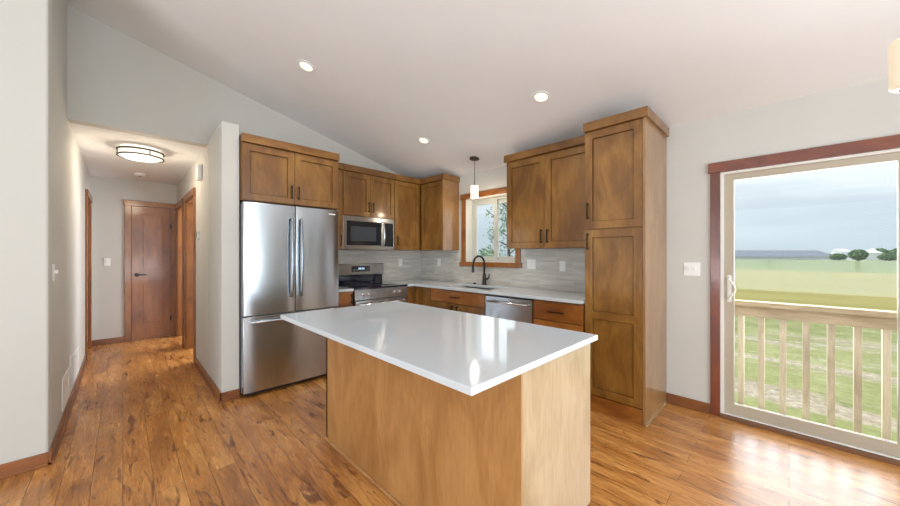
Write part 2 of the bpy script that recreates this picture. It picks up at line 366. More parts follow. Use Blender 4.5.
EX, NY = 3.46, 4.20        # east wall face, north wall face
def ceil_z(x): return 2.437 + .25 * (EX - x) if x > -1.6 else 2.437 + .25 * (EX + 1.6) + .25 * (x + 1.6)

# ------------------------------------------------------------------ structure
struct(G().box(-5.0, 3.5, -3.6, 7.1, -.12, 0).out('floor', 'floor'), 'hickory look plank floor with knots and dark seams')
# rooms beyond the hall keep the same floor
struct(G().box(3.5, 3.64, -1.42, .39, -.12, -.012).out('trim_1', 'sill'), 'brown threshold under the patio door')
WIN1 = (2.36, 3.20, 1.20, 2.085); SLD = (-1.42, .39, -.01, 1.975)
struct(G().plate('x', -3.6, 4.32, -.3, 2.75, EX, EX + .18, (WIN1, SLD, (-3.1, -1.85, .85, 2.085))).out('wall_east', 'wall'), 'painted wall with the sink window and patio door')
# gable wall above the kitchen and the hall opening
g = G()
hx0, hx1 = -.33, .628
def gable_piece(pts):
    lo = [g.b.verts.new((x, NY, z)) for x, z in pts]; hi = [g.b.verts.new((x, NY + .12, z)) for x, z in pts]
    g.b.faces.new(lo); g.b.faces.new(hi[::-1])
    for i in range(len(pts)): g.b.faces.new((lo[i], hi[i], hi[(i + 1) % len(pts)], lo[(i + 1) % len(pts)]))
gable_piece([(hx1, 0), (EX, 0), (EX, 2.60), (hx1, 3.25)])
gable_piece([(hx0, 2.44), (hx1, 2.44), (hx1, 3.25), (hx0, 3.50)])
struct(g.out('wall_north', 'wall'), 'gable wall above the cabinets and hall opening')
struct(G().box(.628, .766, 3.54, NY, 0, 2.505).out('wall_wing', 'wall', bevel=.008), 'short wing wall beside the refrigerator')
struct(G().plate('x', NY + .12, 7.0, 0, 2.44, .628, .74, ((5.08, 5.85, -.01, 2.035), (6.15, 6.85, -.01, 2.035))).out('wall_right', 'wall'), 'right hallway wall with two doorways')
struct(G().plate('x', 3.36, 7.0, 0, 3.55, -.45, -.33, ((6.13, 6.83, -.01, 2.035),)).out('wall_left', 'wall', bevel=.0), 'long left hallway wall')
struct(G().box(-5.0, -.33, 3.24, 3.36, 0, 3.75).out('wall_northwest', 'wall', bevel=.012), 'plain wall left of the hallway')
struct(G().box(-.45, 2.6, 7.0, 7.1, 0, 2.44).out('wall_hall_end', 'wall'), 'end wall of the hallway')
struct(G().plate('y', -5.0, 3.6, 0, 3.75, -3.6, -3.48, ((-2.0, 2.4, .4, 2.5),)).out('wall_south', 'wall'))
struct(G().plate('x', -3.6, 3.36, 0, 3.2, -5.1, -4.98, ((-2.6, 1.8, .4, 2.5),)).out('wall_west', 'wall'))
# side room behind the right doorways
struct(G().box(2.5, 2.6, NY + .12, 7.0, 0, 2.44).out('wall_side_room', 'wall'))
# ceilings
g = G(); th = .1
for (xa, xb) in ((-5.1, -1.6), (-1.6, 3.6)):
    za = ceil_z(xa + 1e-6) if xa > -5 else ceil_z(xa); za = 3.702 if xa == -1.6 else ceil_z(xa); zb = 3.702 if xb == -1.6 else ceil_z(xb)
    v = [g.b.verts.new(p) for p in ((xa, -3.6, za), (xb, -3.6, zb), (xb, 4.32, zb), (xa, 4.32, za), (xa, -3.6, za + th), (xb, -3.6, zb + th), (xb, 4.32, zb + th), (xa, 4.32, za + th))]
    for f in ((3, 2, 1, 0), (4, 5, 6, 7), (0, 1, 5, 4), (1, 2, 6, 5), (2, 3, 7, 6), (3, 0, 4, 7)): g.b.faces.new([v[i] for i in f])
struct(g.out('ceiling', 'ceil'), 'vaulted white textured ceiling')
struct(G().box(-.45, 2.6, NY + .119, 7.1, 2.44, 2.5).out('ceiling_hall', 'ceil'), 'flat hallway ceiling')

# baseboards
def bboard(n, x0, x1, y0, y1):
    # shoe moulding on the side away from the wall
    sh = {'northwest': (0, -1), 'left': (1, 0), 'left_far': (1, 0), 'hall_end': (0, -1), 'wing': (-1, -1), 'right': (-1, 0), 'right_middle': (-1, 0), 'east': (-1, 0), 'south': (0, 1)}[n]
    g = G().box(x0, x1, y0, y1, 0, .08)
    g.box(x0 + min(0, sh[0]) * .011, x1 + max(0, sh[0]) * .011, y0 + min(0, sh[1]) * .011, y1 + max(0, sh[1]) * .011, 0, .018)
    struct(g.out('baseboard_' + n, 'basey' if abs(y1 - y0) > abs(x1 - x0) else 'basex', bevel=.003))
bboard('northwest', -4.98, -.33, 3.226, 3.24); bboard('left', -.33, -.316, 3.226, 6.05); bboard('left_far', -.33, -.316, 6.91, 7.0)
bboard('hall_end', -.33, .03, 6.986, 7.0); bboard('wing', .614, .766, 3.526, 3.54)
bboard('right', .614, .628, 3.526, 4.995); bboard('right_middle', .614, .628, 5.935, 6.065)
bboard('east', EX - .014, EX, .455, .764)
bboard('south', -4.98, 3.46, -3.48, -3.466)

# ---- patio door (door_1)
d = sroot('door_1', 'white framed sliding patio door in reddish wood casing')
G().box(EX - .018, EX, .39, .452, 0, 1.975).out('casing', 'trim', d, bevel=.002)
G().box(EX - .018, EX, -1.48, -1.42, 0, 1.975).out('casing', 'trim', d, bevel=.002)
G().box(EX - .026, EX, -1.50, .466, 1.975, 2.056).out('head_casing', 'trimy', d, bevel=.002)
G().plate('x', -1.42, .39, -.004, 1.975, EX - .004, EX + .13, ((-1.392, .366, .035, 1.955),)).out('frame', 'wvinyl', d, bevel=.002)
s_ = G().plate('x', -.56, .366, .036, 1.955, EX + .012, EX + .052, ((-.482, .306, .119, 1.903),)).out('sliding_panel', 'vinyl', d, bevel=.003)
G().box(EX + .028, EX + .034, -.482, .306, .119, 1.903).out('pane', 'glass', s_)
h_ = G(); pts = [(EX + .012, .335, .955), (EX - .03, .335, .965)] + [(EX - .03 - .0, .335 - .038 * math.sin(math.pi * k / 10), .965 + .145 * k / 10) for k in range(1, 10)] + [(EX - .03, .335, 1.11), (EX + .012, .335, 1.12)]
h_.tube(pts, .008); h_.out('handle', 'wvinyl', s_, smooth=True)
G().box(EX + .008, EX + .013, .322, .348, .93, 1.145).out('handle_plate', 'wvinyl', s_, bevel=.002)
s_ = G().plate('x', -1.392, -.50, .036, 1.955, EX + .07, EX + .11, ((-1.32, -.575, .119, 1.903),)).out('fixed_panel', 'vinyl', d, bevel=.003)
G().box(EX + .086, EX + .092, -1.32, -.575, .119, 1.903).out('pane', 'glass', s_)
G().box(EX - .040, EX - .0045, -1.42, .39, 0, .028).out('threshold', 'sill', d, bevel=.003)

# ---- sink window (window_1)
w = sroot('window_1', 'two pane sliding window in stained wood trim above the sink')
G().box(EX - .02, EX, 3.20, 3.272, 1.20, 2.085).out('casing', 'winwoodz', w, bevel=.002)
G().box(EX - .02, EX, 2.29, 2.36, 1.20, 2.085).out('casing', 'winwoodz', w, bevel=.002)
G().box(EX - .026, EX, 2.275, 3.285, 2.085, 2.16).out('head_casing', 'winwood', w, bevel=.002)
G().box(EX - .034, EX, 2.265, 3.295, 1.145, 1.208).out('sill_casing', 'winwood', w, bevel=.002)
G().plate('x', 2.36, 3.20, 1.20, 2.085, EX, EX + .115, ((2.372, 3.188, 1.212, 2.073),)).out('jamb_liner', 'wvinyl', w)
G().plate('x', 2.36, 3.20, 1.20, 2.085, EX + .115, EX + .175, ((2.40, 3.16, 1.24, 2.045),)).out('frame', 'sash', w, bevel=.002)
for (a_, b_, xo) in ((2.74, 3.16, .118), (2.40, 2.80, .145)):
    s_ = G().plate('x', a_, b_, 1.24, 2.045, EX + xo, EX + xo + .025, ((a_ + .055, b_ - .055, 1.285, 2.0),))  .out('sash', 'sash', w, bevel=.002)
    G().box(EX + xo + .010, EX + xo + .015, a_ + .055, b_ - .055, 1.285, 2.0).out('pane', 'glass', s_)
# ---- assumed, unseen windows behind the camera; dining and west ones added for light
w = sroot('window_4', 'unseen dining side window added for light beyond the patio door')
G().plate('x', -3.1, -1.85, .85, 2.085, EX + .06, EX + .12, ((-3.04, -1.91, .91, 2.025),)).out('frame', 'wvinyl', w)
G().box(EX + .088, EX + .093, -3.04, -1.91, .91, 2.025).out('pane', 'glass', w)
G().plate('x', -3.17, -1.78, .78, 2.155, EX - .02, EX, ((-3.1, -1.85, .85, 2.085),)).out('casing', 'trimy', w)
for n, (ax, u0, u1, t) in enumerate((('y', -2.0, 2.4, -3.56), ('x', -2.6, 1.8, -5.06))):
    w = sroot('window_%d' % (n + 2), 'wide assumed, unseen living room window')
    holes = [(u0 + .06 + k * 1.46, u0 + 1.46 * (k + 1), .46, 2.44) for k in range(3)]
    G().plate(ax, u0, u1, .4, 2.5, t, t + .04, holes).out('frame', 'wvinyl', w)
    for hh in holes: G().plate(ax, hh[0], hh[1], hh[2], hh[3], t + .018, t + .023).out('pane', 'glass', w)

# ---- hall doors
def casing_set(root, plane, pos, sgn, u0, u1, top, m='hallcase'):
    t0, t1 = (pos, pos + sgn * .018)
    def bx(a_, b_, c_, d_, nm):
        g = G(); (g.box(t0, t1, a_, b_, c_, d_) if plane == 'x' else g.box(a_, b_, t0, t1, c_, d_)); g.out(nm, m, root, bevel=.002)
    bx(u0 - .07, u0, 0, top, 'casing'); bx(u1, u1 + .07, 0, top, 'casing')
    t1 = pos + sgn * .026; bx(u0 - .08, u1 + .08, top, top + .08, 'head_casing')
d = sroot('door_2', 'stained wood panel door at the end of the hallway')
casing_set(d, 'y', 7.0, -1, .09, .555, 2.05)
leaf = G(); x0, x1 = .094, .551
leaf.plate('y', x0, x1, .008, 2.045, 6.984, 6.999, ((x0 + .095, x1 - .095, .22, .90), (x0 + .095, x1 - .095, 1.05, 1.93)))
leaf.box(x0 + .09, x1 - .09, 6.990, 6.999, .21, 1.94)
for (za, zb) in ((.22, .90), (1.05, 1.93)): leaf.box(x0 + .13, x1 - .13, 6.986, 6.995, za + .035, zb - .035)
leaf = leaf.out('leaf', 'halldoor', d, bevel=.003)
h_ = G().lathe([(.028, 0), (.028, -.012), (.012, -.016), (.012, -.045)], (x0 + .06, 6.984, 1.0), 20, 'y'); h_.box(x0 + .05, x0 + .17, 6.936, 6.950, .99, 1.01)
h_.out('lever_handle', 'black', leaf)
G().box(x1 - .012, x1 + .012, 6.974, 6.984, 1.72, 1.80).out('hinge', 'black', leaf); G().box(x1 - .012, x1 + .012, 6.974, 6.984, .25, .33).out('hinge', 'black', leaf)
def side_opening(n, label, xpos, sgn, y0, y1, closed, thick=.112):
    d = sroot('door_%d' % n, label)
    casing_set(d, 'x', xpos, sgn, y0, y1, 2.035)
    xb = xpos - sgn * thick
    G().box(xpos, xb, y0 - .0, y0 + .018, 0, 2.035).out('jamb', 'hallcase', d); G().box(xpos, xb, y1 - .018, y1, 0, 2.035).out('jamb', 'hallcase', d)
    G().box(xpos, xb, y0, y1, 2.017, 2.035).out('head_jamb', 'hallcase', d)
    if closed:
        xa = xpos - sgn * .05; xc = xpos - sgn * .085
        g = G().plate('x', y0 + .02, y1 - .02, .008, 2.015, min(xa, xc), max(xa, xc), ((y0 + .13, y1 - .13, .22, .9), (y0 + .13, y1 - .13, 1.05, 1.9)))
        g.box((xa + xc) / 2 - .006, (xa + xc) / 2 + .006, y0 + .12, y1 - .12, .2, 1.92)
        lf = g.out('leaf', 'halldoor', d, bevel=.003)
        G().box(xa, xa + sgn * .05, y0 + .07, y0 + .09, .99, 1.01).out('lever_handle', 'black', lf)
side_opening(3, 'first doorway on the right of the hallway, standing open', .628, -1, 5.08, 5.85, False)
side_opening(4, 'second doorway on the right of the hallway', .628, -1, 6.15, 6.85, False)  # assumed open, so the side room lamp reaches the hall end
side_opening(5, 'closed door on the left of the hallway', -.33, 1, 6.13, 6.83, True)

# backsplash
struct(G().box(1.665, EX - .008, NY - .008, NY, .915, 1.79).out('trim_2', 'tile_n'), 'stone look backsplash tile behind the range')
struct(G().plate('x', 1.234, NY - .008, .915, 1.37, EX - .008, EX, ((2.265, 3.295, 1.135, 1.5),)).out('trim_3', 'tile_e'), 'stone look backsplash tile behind the sink')

# ------------------------------------------------------------------ cabinets (local frame: x right, front faces -y, origin front-left floor)
def bar_pull(parent, x, z, length, vertical=True, y=-.022, r=.0055):
    g = G(); hy = y - .028; L2 = length / 2
    if vertical:
        g.box(x - r, x + r, hy - r, hy + r, z - L2, z + L2)
        for s_ in (-1, 1): g.box(x - r, x + r, hy, y + .003, z + s_ * (L2 - .012) - r, z + s_ * (L2 - .012) + r)
    else:
        g.box(x - L2, x + L2, hy - r, hy + r, z - r, z + r)
        for s_ in (-1, 1): g.box(x + s_ * (L2 - .012) - r, x + s_ * (L2 - .012) + r, hy, y + .003, z - r, z + r)
    g.out('handle', 'bronze', parent, bevel=.0015)
def shaker(parent, x0, x1, z0, z1, pull=None, rail=.058, mid=None, name='door', m='cab', sgrain=None, t=.02):
    holes = [(x0 + rail, x1 - rail, z0 + rail, z1 - rail)]
    if mid: holes = [(x0 + rail, x1 - rail, z0 + rail, mid - rail / 2), (x0 + rail, x1 - rail, mid + rail / 2, z1 - rail)]
    g = G().plate('y', x0, x1, z0, z1, -t - .002, -.002, holes)
    for (ha, hb, hc, he) in holes: g.box(ha + .004, hb - .004, -.008, -.0025, hc + .004, he - .004)
    o = g.out(name, m, parent, bevel=.0018)
    if pull: bar_pull(o, *pull)
    return o
def slab_drawer(parent, x0, x1, z0, z1, pull=True, name='drawer', m='cab_bounce'):
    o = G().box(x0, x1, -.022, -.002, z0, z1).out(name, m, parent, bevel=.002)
    if pull: bar_pull(o, (x0 + x1) / 2, (z0 + z1) / 2, .15, False)
    return o
def rotE(xf, ytop): return dict(loc=(xf, ytop, 0), rz=-90)

# island -----------------------------------------------------------------
isl = thing('kitchen_island', 'maple kitchen island cabinet in the middle of the floor under a white top', 'island', (1.03, .68, 0))
IX, IY = .60, 1.62
G().box(.008, IX - .02, .02, IY - .02, .1, .886).box(.008, IX - .07, .02, IY - .02, 0, .1).out('body', 'isl', isl)
G().box(0, .008, .0, IY, 0, .886).out('back_panel', 'isl', isl)
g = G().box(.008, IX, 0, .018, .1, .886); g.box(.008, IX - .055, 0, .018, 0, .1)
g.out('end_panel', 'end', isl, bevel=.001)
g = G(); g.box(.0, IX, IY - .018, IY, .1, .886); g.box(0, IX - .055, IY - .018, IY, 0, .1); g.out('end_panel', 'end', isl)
g = G(); prof = [(0, 0), (-.012, 0), (-.012, .012), (-.006, .018), (0, .018)]
a0 = [g.b.verts.new((x, 0.0, z)) for x, z in prof]; a1 = [g.b.verts.new((x, IY, z)) for x, z in prof]
g.b.faces.new(a0); g.b.faces.new(a1[::-1])
for i in range(5): g.b.faces.new((a0[i], a0[(i + 1) % 5], a1[(i + 1) % 5], a1[i]))
g.out('base_moulding', 'isl', isl)

# doors and drawers on the working side (faces +x)

for k in range(3):
    y0 = .02 + k * .527; y1 = y0 + .522
    dr = G().box(IX - .02, IX, y0 + .003, y1 - .003, .715, .875).out('drawer', 'caby', isl, bevel=.002)
    G().box(IX + .02, IX + .031, (y0 + y1) / 2 - .075, (y0 + y1) / 2 + .075, .79, .801).box(IX, IX + .02, (y0 + y1) / 2 - .07, (y0 + y1) / 2 - .06, .79, .801).box(IX, IX + .02, (y0 + y1) / 2 + .06, (y0 + y1) / 2 + .07, .79, .801).out('handle', 'bronze', dr)
    g = G().plate('x', y0 + .003, y1 - .003, .105, .71, IX - .02, IX, ((y0 + .06, y1 - .06, .163, .652),)); g.box(IX - .018, IX - .009, y0 + .05, y1 - .05, .15, .66)
    dd = g.out('door', 'cab', isl, bevel=.002)
    G().box(IX + .02, IX + .031, y0 + .03, y0 + .041, .52, .67).box(IX, IX + .02, y0 + .03, y0 + .041, .53, .54).box(IX, IX + .02, y0 + .03, y0 + .041, .65, .66).out('handle', 'bronze', dd)
g = G(); g.plate('z', .738, 1.672, .660, 2.34, .888, .914)
ct = tag(g.out('island_countertop', 'quartz', bevel=.003), 'large white quartz slab on top of the kitchen island', 'countertop')

# counters ----------------------------------------------------------------
g = G(); SX0, SX1, SY0, SY1 = 2.93, 3.30, 2.36, 3.02
g.plate('z', 2.70, EX - .009, 1.238, NY - .009, .884, .914, ((SX0, SX1, SY0, SY1), (2.70, 2.80, 1.238, 3.545)))
ct = g.out('countertop', 'quartz', bevel=.003); tag(ct, 'white quartz counter running from the range corner past the sink to the pantry', 'countertop')
ct = G().box(1.708, 1.918, 3.545, NY - .009, .884, .914).out('countertop', 'quartz', bevel=.003); tag(ct, 'small white quartz counter piece between refrigerator and range', 'countertop')
# sink
sk = thing('sink', 'undermount steel sink set in the counter below the window', 'sink', ((SX0 + SX1) / 2, (SY0 + SY1) / 2, .884))
lx, ly = (SX1 - SX0) / 2 + .012, (SY1 - SY0) / 2 + .012
g = G().plate('z', -lx, lx, -ly, ly, -.012, -.001, ((-lx + .018, lx - .018, -ly + .018, ly - .018),))
for (a_, b_, c_, d_) in ((-lx + .012, -lx + .018, -ly + .012, ly - .012), (lx - .018, lx - .012, -ly + .012, ly - .012), (-lx + .012, lx - .012, -ly + .012, -ly + .018), (-lx + .012, lx - .012, ly - .018, ly - .012)): g.box(a_, b_, c_, d_, -.19, -.002)
g.box(-lx + .012, lx - .012, -ly + .012, ly - .012, -.196, -.19).out('basin', 'sinksteel', sk, bevel=.002)
G().lathe([(.0, -.189), (.04, -.189), (.042, -.186), (.03, -.185)], (0, 0, 0), 20).out('drain', 'chrome', sk)
# faucet
fx, fy = 3.375, 2.795
fc = thing('faucet', 'black gooseneck faucet with pull-down spray head behind the sink', 'faucet', (fx, fy, .914))
G().lathe([(.030, 0), (.030, .006), (.026, .012), (.024, .10), (.020, .14), (.013, .16)], (0, 0, 0), 24).out('base', 'black', fc, smooth=True)
pts = [(0, 0, .15), (0, 0, .28)] + [(-.095 + .095 * math.cos(a_), .0 + .01 * (1 - math.cos(a_)), .28 + .095 * math.sin(a_)) for a_ in [math.pi * k / 12 for k in range(1, 12)]] + [(-.195, .02, .25)]
G().tube(pts, .0135, 12).out('neck', 'black', fc, smooth='all')
G().lathe([(.012, .02), (.016, .0), (.019, -.06), (.019, -.075), (.012, -.078)], (-.198, .02, .245), 16).out('spray_head', 'black', fc, smooth=True)
G().tube([(0, -.02, .075), (0, -.055, .08), (.0, -.075, .10), (.0, -.085, .15)], [.012, .012, .009, .006], 10).out('lever', 'black', fc, smooth=True)
sb = thing('air_switch', 'small black round button on the counter left of the faucet', 'button', (3.375, 2.96, .914))
G().lathe([(.024, 0), (.024, .006), (.014, .010), (.012, .022), (.002, .024)], n=20).out('cap', 'black', sb, smooth=True)

# base cabinets ---------------------------------------------------------------
def carcass(root, w, dep, z0=.1, z1=.882, toe=True, m='cab'):
    G().box(0, w, 0, dep, z0, z1).out('carcass', m, root)
    if toe: G().box(.002, w - .002, .06, dep, 0, z0).out('toe_kick', 'cab_bounce', root)
c = thing('base_cabinet', 'narrow stained base cabinet squeezed between refrigerator and range', 'cabinet', (1.708, 3.59, 0))
carcass(c, .209, .598); slab_drawer(c, .004, .205, .725, .875, pull=False); shaker(c, .004, .205, .105, .718, (.180, .60, .15), rail=.05)
bar_pull(c.children[2] if False else [o for o in c.children if o.name.startswith('drawer')][0], .180, .80, .11)
# corner base
c = thing('corner_cabinet', 'L shaped corner base cabinet right of the range with two narrow leaves', 'cabinet', (2.70, 3.59, 0))
g = G(); g.box(0, EX - .01 - 2.70, 0, .598, .1, .882); g.box(.15, EX - .01 - 2.70, -.35, 0, .1, .882); g.out('carcass', 'cab', c)
g = G(); g.box(0.002, .6, .06, .55, 0, .1); g.box(.21, .6, -.348, .06, 0, .1); g.out('toe_kick', 'cab_bounce', c)
dl = G().plate('y', .004, .125, .105, .875, -.022, -.002, ((.03, .1, .16, .82),)); dl.box(.02, .11, -.012, -.003, .15, .83); dl.out('door', 'cab', c, bevel=.002)
dl = G().plate('x', -.345, -.026, .105, .875, .128, .148, ((-.29, -.08, .16, .82),)); dl.box(.137, .147, -.30, -.07, .15, .83); dl.out('door', 'cab', c, bevel=.002)
# sink base
c = thing('sink_cabinet', 'stained sink base cabinet with one wide drawer front below the window', 'cabinet', (2.85, 3.238, 0), -90)
carcass(c, .905, .60 - .01, z1=.68); G().box(0, .905, 0, .02, .68, .882).out('apron', 'cab', c)
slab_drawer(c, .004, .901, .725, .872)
shaker(c, .004, .450, .105, .715, (.41, .62, .15)); shaker(c, .455, .901, .105, .715, (.495, .62, .15))
# dishwasher
dw = thing('dishwasher', 'stainless dishwasher between sink cabinet and drawer cabinet', 'dishwasher', (2.85, 2.328, 0), -90)
G().box(.004, .588, 0, .58, .1, .88).out('tub', 'black', dw)
dr = G().box(.004, .588, -.024, -.001, .115, .862).out('door', 'steelx', dw, bevel=.003)
G().box(.004, .588, -.022, -.001, .863, .879).out('control_strip', 'black', dr)
G().tube([(.05, -.024, .81), (.05, -.058, .812), (.062, -.064, .812), (.53, -.064, .812), (.542, -.058, .812), (.542, -.024, .81)], .010, 10).out('handle', 'chrome', dr, smooth=True)
G().box(.01, .58, .05, .5, 0, .1).out('toe_kick', 'black', dw)
# drawer base
c = thing('drawer_cabinet', 'stained drawer cabinet between dishwasher and tall pantry', 'cabinet', (2.85, 1.734, 0), -90)
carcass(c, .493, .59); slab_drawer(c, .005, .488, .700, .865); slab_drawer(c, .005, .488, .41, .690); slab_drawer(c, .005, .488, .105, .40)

# pantry -----------------------------------------------------------------------
c = thing('pantry_cabinet', 'tall stained pantry cabinet with two stacked doors beside the patio door', 'cabinet', (2.857, 1.234, 0), -90)
PW = .47; PD = EX - .004 - 2.857
G().box(0, PW - .02, 0, PD, 0, 2.36).out('carcass', 'cab', c)
G().box(PW - .02, PW, -.022, PD, 0, 2.36).out('side_panel', 'side', c, bevel=.001)
G().box(PW, PW + .008, -.022, PD, 0, .012).out('shoe_moulding', 'end', c)
shaker(c, .004, PW - .022, 1.527, 2.352, (.034, 1.68, .14), rail=.062)
shaker(c, .004, PW - .022, .125, 1.517, (.034, 1.42, .14), rail=.062, mid=.80)
G().box(.0, PW - .022, -.020, -.001, 0, .118).out('base_board', 'cab_bounce', c)
g = G(); g.plate('z', -.0, PW + .022, -.05, PD, 2.355, 2.428); g.out('crown', 'crownx', c, bevel=.002)

# uppers -----------------------------------------------------------------------
def crown(c, x0, x1, y0, y1, z0, z1): G().box(x0, x1, y0, y1, z0, z1).out('crown', 'crownx', c, bevel=.002)
# above fridge
c = thing('upper_cabinet', 'deep two door stained cabinet above the refrigerator', 'cabinet', (.772, 3.515, 0)); FW = .932
G().box(0, FW, 0, NY - 3.515 - .002, 1.812, 2.345).out('carcass', 'cab', c)
shaker(c, .006, FW / 2 - .002, 1.816, 2.335, (FW / 2 - .034, 1.93, .13), rail=.062); shaker(c, FW / 2 + .002, FW - .006, 1.816, 2.335, (FW / 2 + .034, 1.93, .13), rail=.062)
crown(c, .0, FW + .0, -.045, .6, 2.342, 2.418)
G().box(FW - .014, FW, .0, .683, .0, 1.811).out('side_panel', 'cab', c)
# narrow upper between
UY = 3.85
c = thing('upper_cabinet', 'slim stained filler cabinet between refrigerator cabinet and microwave cabinet', 'cabinet', (1.706, UY, 0))
G().box(0, .218, 0, .348, 1.37, 2.36).out('carcass', 'cab', c); shaker(c, .004, .214, 1.372, 2.335, (.185, 1.48, .13))
crown(c, 0, .218, -.04, .348, 2.348, 2.424)
# above microwave
c = thing('upper_cabinet', 'short two door stained cabinet above the microwave', 'cabinet', (1.926, UY, 0))
G().box(0, .762, 0, .348, 1.80, 2.36).out('carcass', 'cab', c)
shaker(c, .004, .379, 1.80, 2.335, (.347, 1.92, .13)); shaker(c, .383, .758, 1.80, 2.335, (.415, 1.92, .13)); crown(c, 0, .762, -.04, .348, 2.348, 2.424)
# right of microwave
c = thing('upper_cabinet', 'single door stained cabinet between microwave and corner', 'cabinet', (2.690, UY, 0))
G().box(0, .76, 0, .348, 1.37, 2.36).out('carcass', 'cab', c)
shaker(c, .004, .440, 1.375, 2.335, (.035, 1.50, .13)); crown(c, 0, .76, -.04, .348, 2.348, 2.424)
# corner on east wall
c = thing('upper_cabinet', 'corner stained wall cabinet left of the sink window with exposed end panel', 'cabinet', (3.162, 3.80, 0), -90)
G().box(0, .452, 0, .290, 1.37, 2.355).out('carcass', 'cab', c)
G().box(.452, .472, -.022, .290, 1.37, 2.355).out('end_panel', 'side', c, bevel=.001)
shaker(c, .002, .448, 1.375, 2.330); crown(c, 0, .492, -.045, .290, 2.343, 2.420)
# right of window
c = thing('upper_cabinet', 'two door stained wall cabinet right of the sink window beside the pantry', 'cabinet', (3.12, 2.242, 0), -90)
G().box(0, 1.004, 0, .334, 1.375, 2.36).out('carcass', 'cab', c)
shaker(c, .004, .480, 1.38, 2.335, (.447, 1.50, .14), rail=.062); shaker(c, .484, .98, 1.38, 2.335, (.517, 1.50, .14), rail=.062)
crown(c, -.022, 1.004, -.045, .334, 2.35, 2.425)

# refrigerator ---------------------------------------------------------------------
fr = thing('refrigerator', 'stainless french door refrigerator with bottom freezer drawer', 'refrigerator', (.772, 3.44, 0)); W_ = .911
G().box(.004, W_ - .004, .075, .74, .030, 1.785).out('body', 'fridge_side', fr, bevel=.004)
def curved_front(x0, x1, z0, z1, bow=.006):
    g = G(); n = 14; ring0 = []; ring1 = []
    pts = [(x0, .068)] + [(x0 + (x1 - x0) * k / n, -bow * math.sin(math.pi * k / n) ** .6 + .004) for k in range(n + 1)] + [(x1, .068)]
    return g.prism(pts, z0, z1)
dL = curved_front(.002, W_ / 2 - .003, .748, 1.790).out('door', 'steel', fr, bevel=.004, smooth=True)
dR = curved_front(W_ / 2 + .003, W_ - .002, .748, 1.790).out('door', 'steel', fr, bevel=.004, smooth=True)
dF = curved_front(.002, W_ - .002, .045, .736, .008).out('freezer_drawer', 'steel', fr, bevel=.004, smooth=True)
def bow(x, za, zb, n=12):
    return [(x, .004, za)] + [(x, -.030 - .022 * math.sin(math.pi * k / n), za + (zb - za) * k / n) for k in range(n + 1)] + [(x, .004, zb)]
G().tube(bow(W_ / 2 - .045, .90, 1.66), .012, 12).out('handle', 'slate', dL, smooth='all'); G().tube(bow(W_ / 2 + .045, .90, 1.66), .012, 12).out('handle', 'slate', dR, smooth='all')
n = 12
G().tube([(.06, .004, .69)] + [(.06 + (W_ - .12) * k / n, -.028 - .026 * math.sin(math.pi * k / n), .69) for k in range(n + 1)] + [(W_ - .06, .004, .69)], .013, 12).out('handle', 'steel', dF, smooth='all')
G().box(W_ - .115, W_ - .045, -.003, .004, 1.735, 1.748).out('badge', 'white', dR)
G().box(.02, W_ - .02, .05, .7, .010, .042).out('base_grille', 'black', fr)
for x in (.06, W_ - .06): G().lathe([(.02, 0), (.02, .031)], (x, .12, 0), 12).out('foot', 'black', fr)

# microwave ---------------------------------------------------------------------------
mw = thing('microwave', 'stainless over-range microwave with black window under the short cabinet', 'microwave', (1.930, 3.84, 1.372))
G().box(0, .758, .03, .355, 0, .425).out('body', 'fridge_side', mw, bevel=.003)
fm = G().plate('y', 0, .758, .0, .425, 0, .03, ((.050, .553, .055, .362), (.595, .742, .045, .362))).out('front_frame', 'steelx', mw, bevel=.002)
wd = G().box(.050, .553, .002, .02, .055, .362).out('window', 'mwglass', mw)
G().box(.105, .47, .000, .004, .11, .295).out('screen', 'mwmesh', wd)
G().box(.595, .742, .002, .02, .045, .362).out('control_panel', 'mwglass', mw)
G().box(.33, .41, -.001, .001, .375, .385).out('badge', 'fridge_side', mw)
G().tube([(.568, .01, .05)] + [(.568, -.02 - .03 * math.sin(math.pi * k / 10), .05 + .32 * k / 10) for k in range(11)] + [(.568, .01, .37)], .011, 10).out('handle', 'chrome', mw, smooth='all')
G().box(.05, .70, .06, .30, -.004, .002).out('vent_panel', 'black', mw)

# range --------------------------------------------------------------------------------
rg = thing('range', 'stainless freestanding electric range with black glass cooktop', 'stove', (1.925, 3.545, 0)); RW = .760
G().box(.003, RW - .003, .03, .63, .06, .895).out('body', 'fridge_side', rg)
G().box(.0, RW, -.015, .60, .896, .916).out('cooktop', 'blackglass', rg, bevel=.005)
ctp = [o for o in rg.children if o.name.startswith('cooktop')][0]
for (x, y, r) in ((.2, .15, .10), (.56, .15, .085), (.2, .42, .075), (.56, .42, .10)):
    G().lathe([(r, .9162), (r, .9166), (r - .004, .9166), (r - .004, .9162)], (x, y, 0), 40).out('burner_ring', 'fridge_side', ctp)
G().box(.0, RW, .59, .645, .896, 1.03).out('riser', 'blackglass', rg, bevel=.002)
bp_ = G().prism([(.0, .55), (RW, .55), (RW, .645), (.0, .645)], 1.03, 1.185).out('back_panel', 'steelx', rg, bevel=.008)
ds = G().box(.255, .53, .545, .551, 1.078, 1.153).out('display', 'blackglass', bp_)
for k in range(4): G().box(.355 + k * .024, .370 + k * .024, .5435, .5455, 1.106, 1.131).out('digit', 'blue', ds)
for k in range(5): G().box(.275 + k * .014, .283 + k * .014, .5435, .5455, 1.098, 1.103).out('button', 'white', ds)
g = G(); v = [g.b.verts.new(p) for p in ((0, -.012, .77), (RW, -.012, .77), (RW, -.004, .895), (0, -.004, .895), (0, .03, .77), (RW, .03, .77), (RW, .03, .895), (0, .03, .895))]
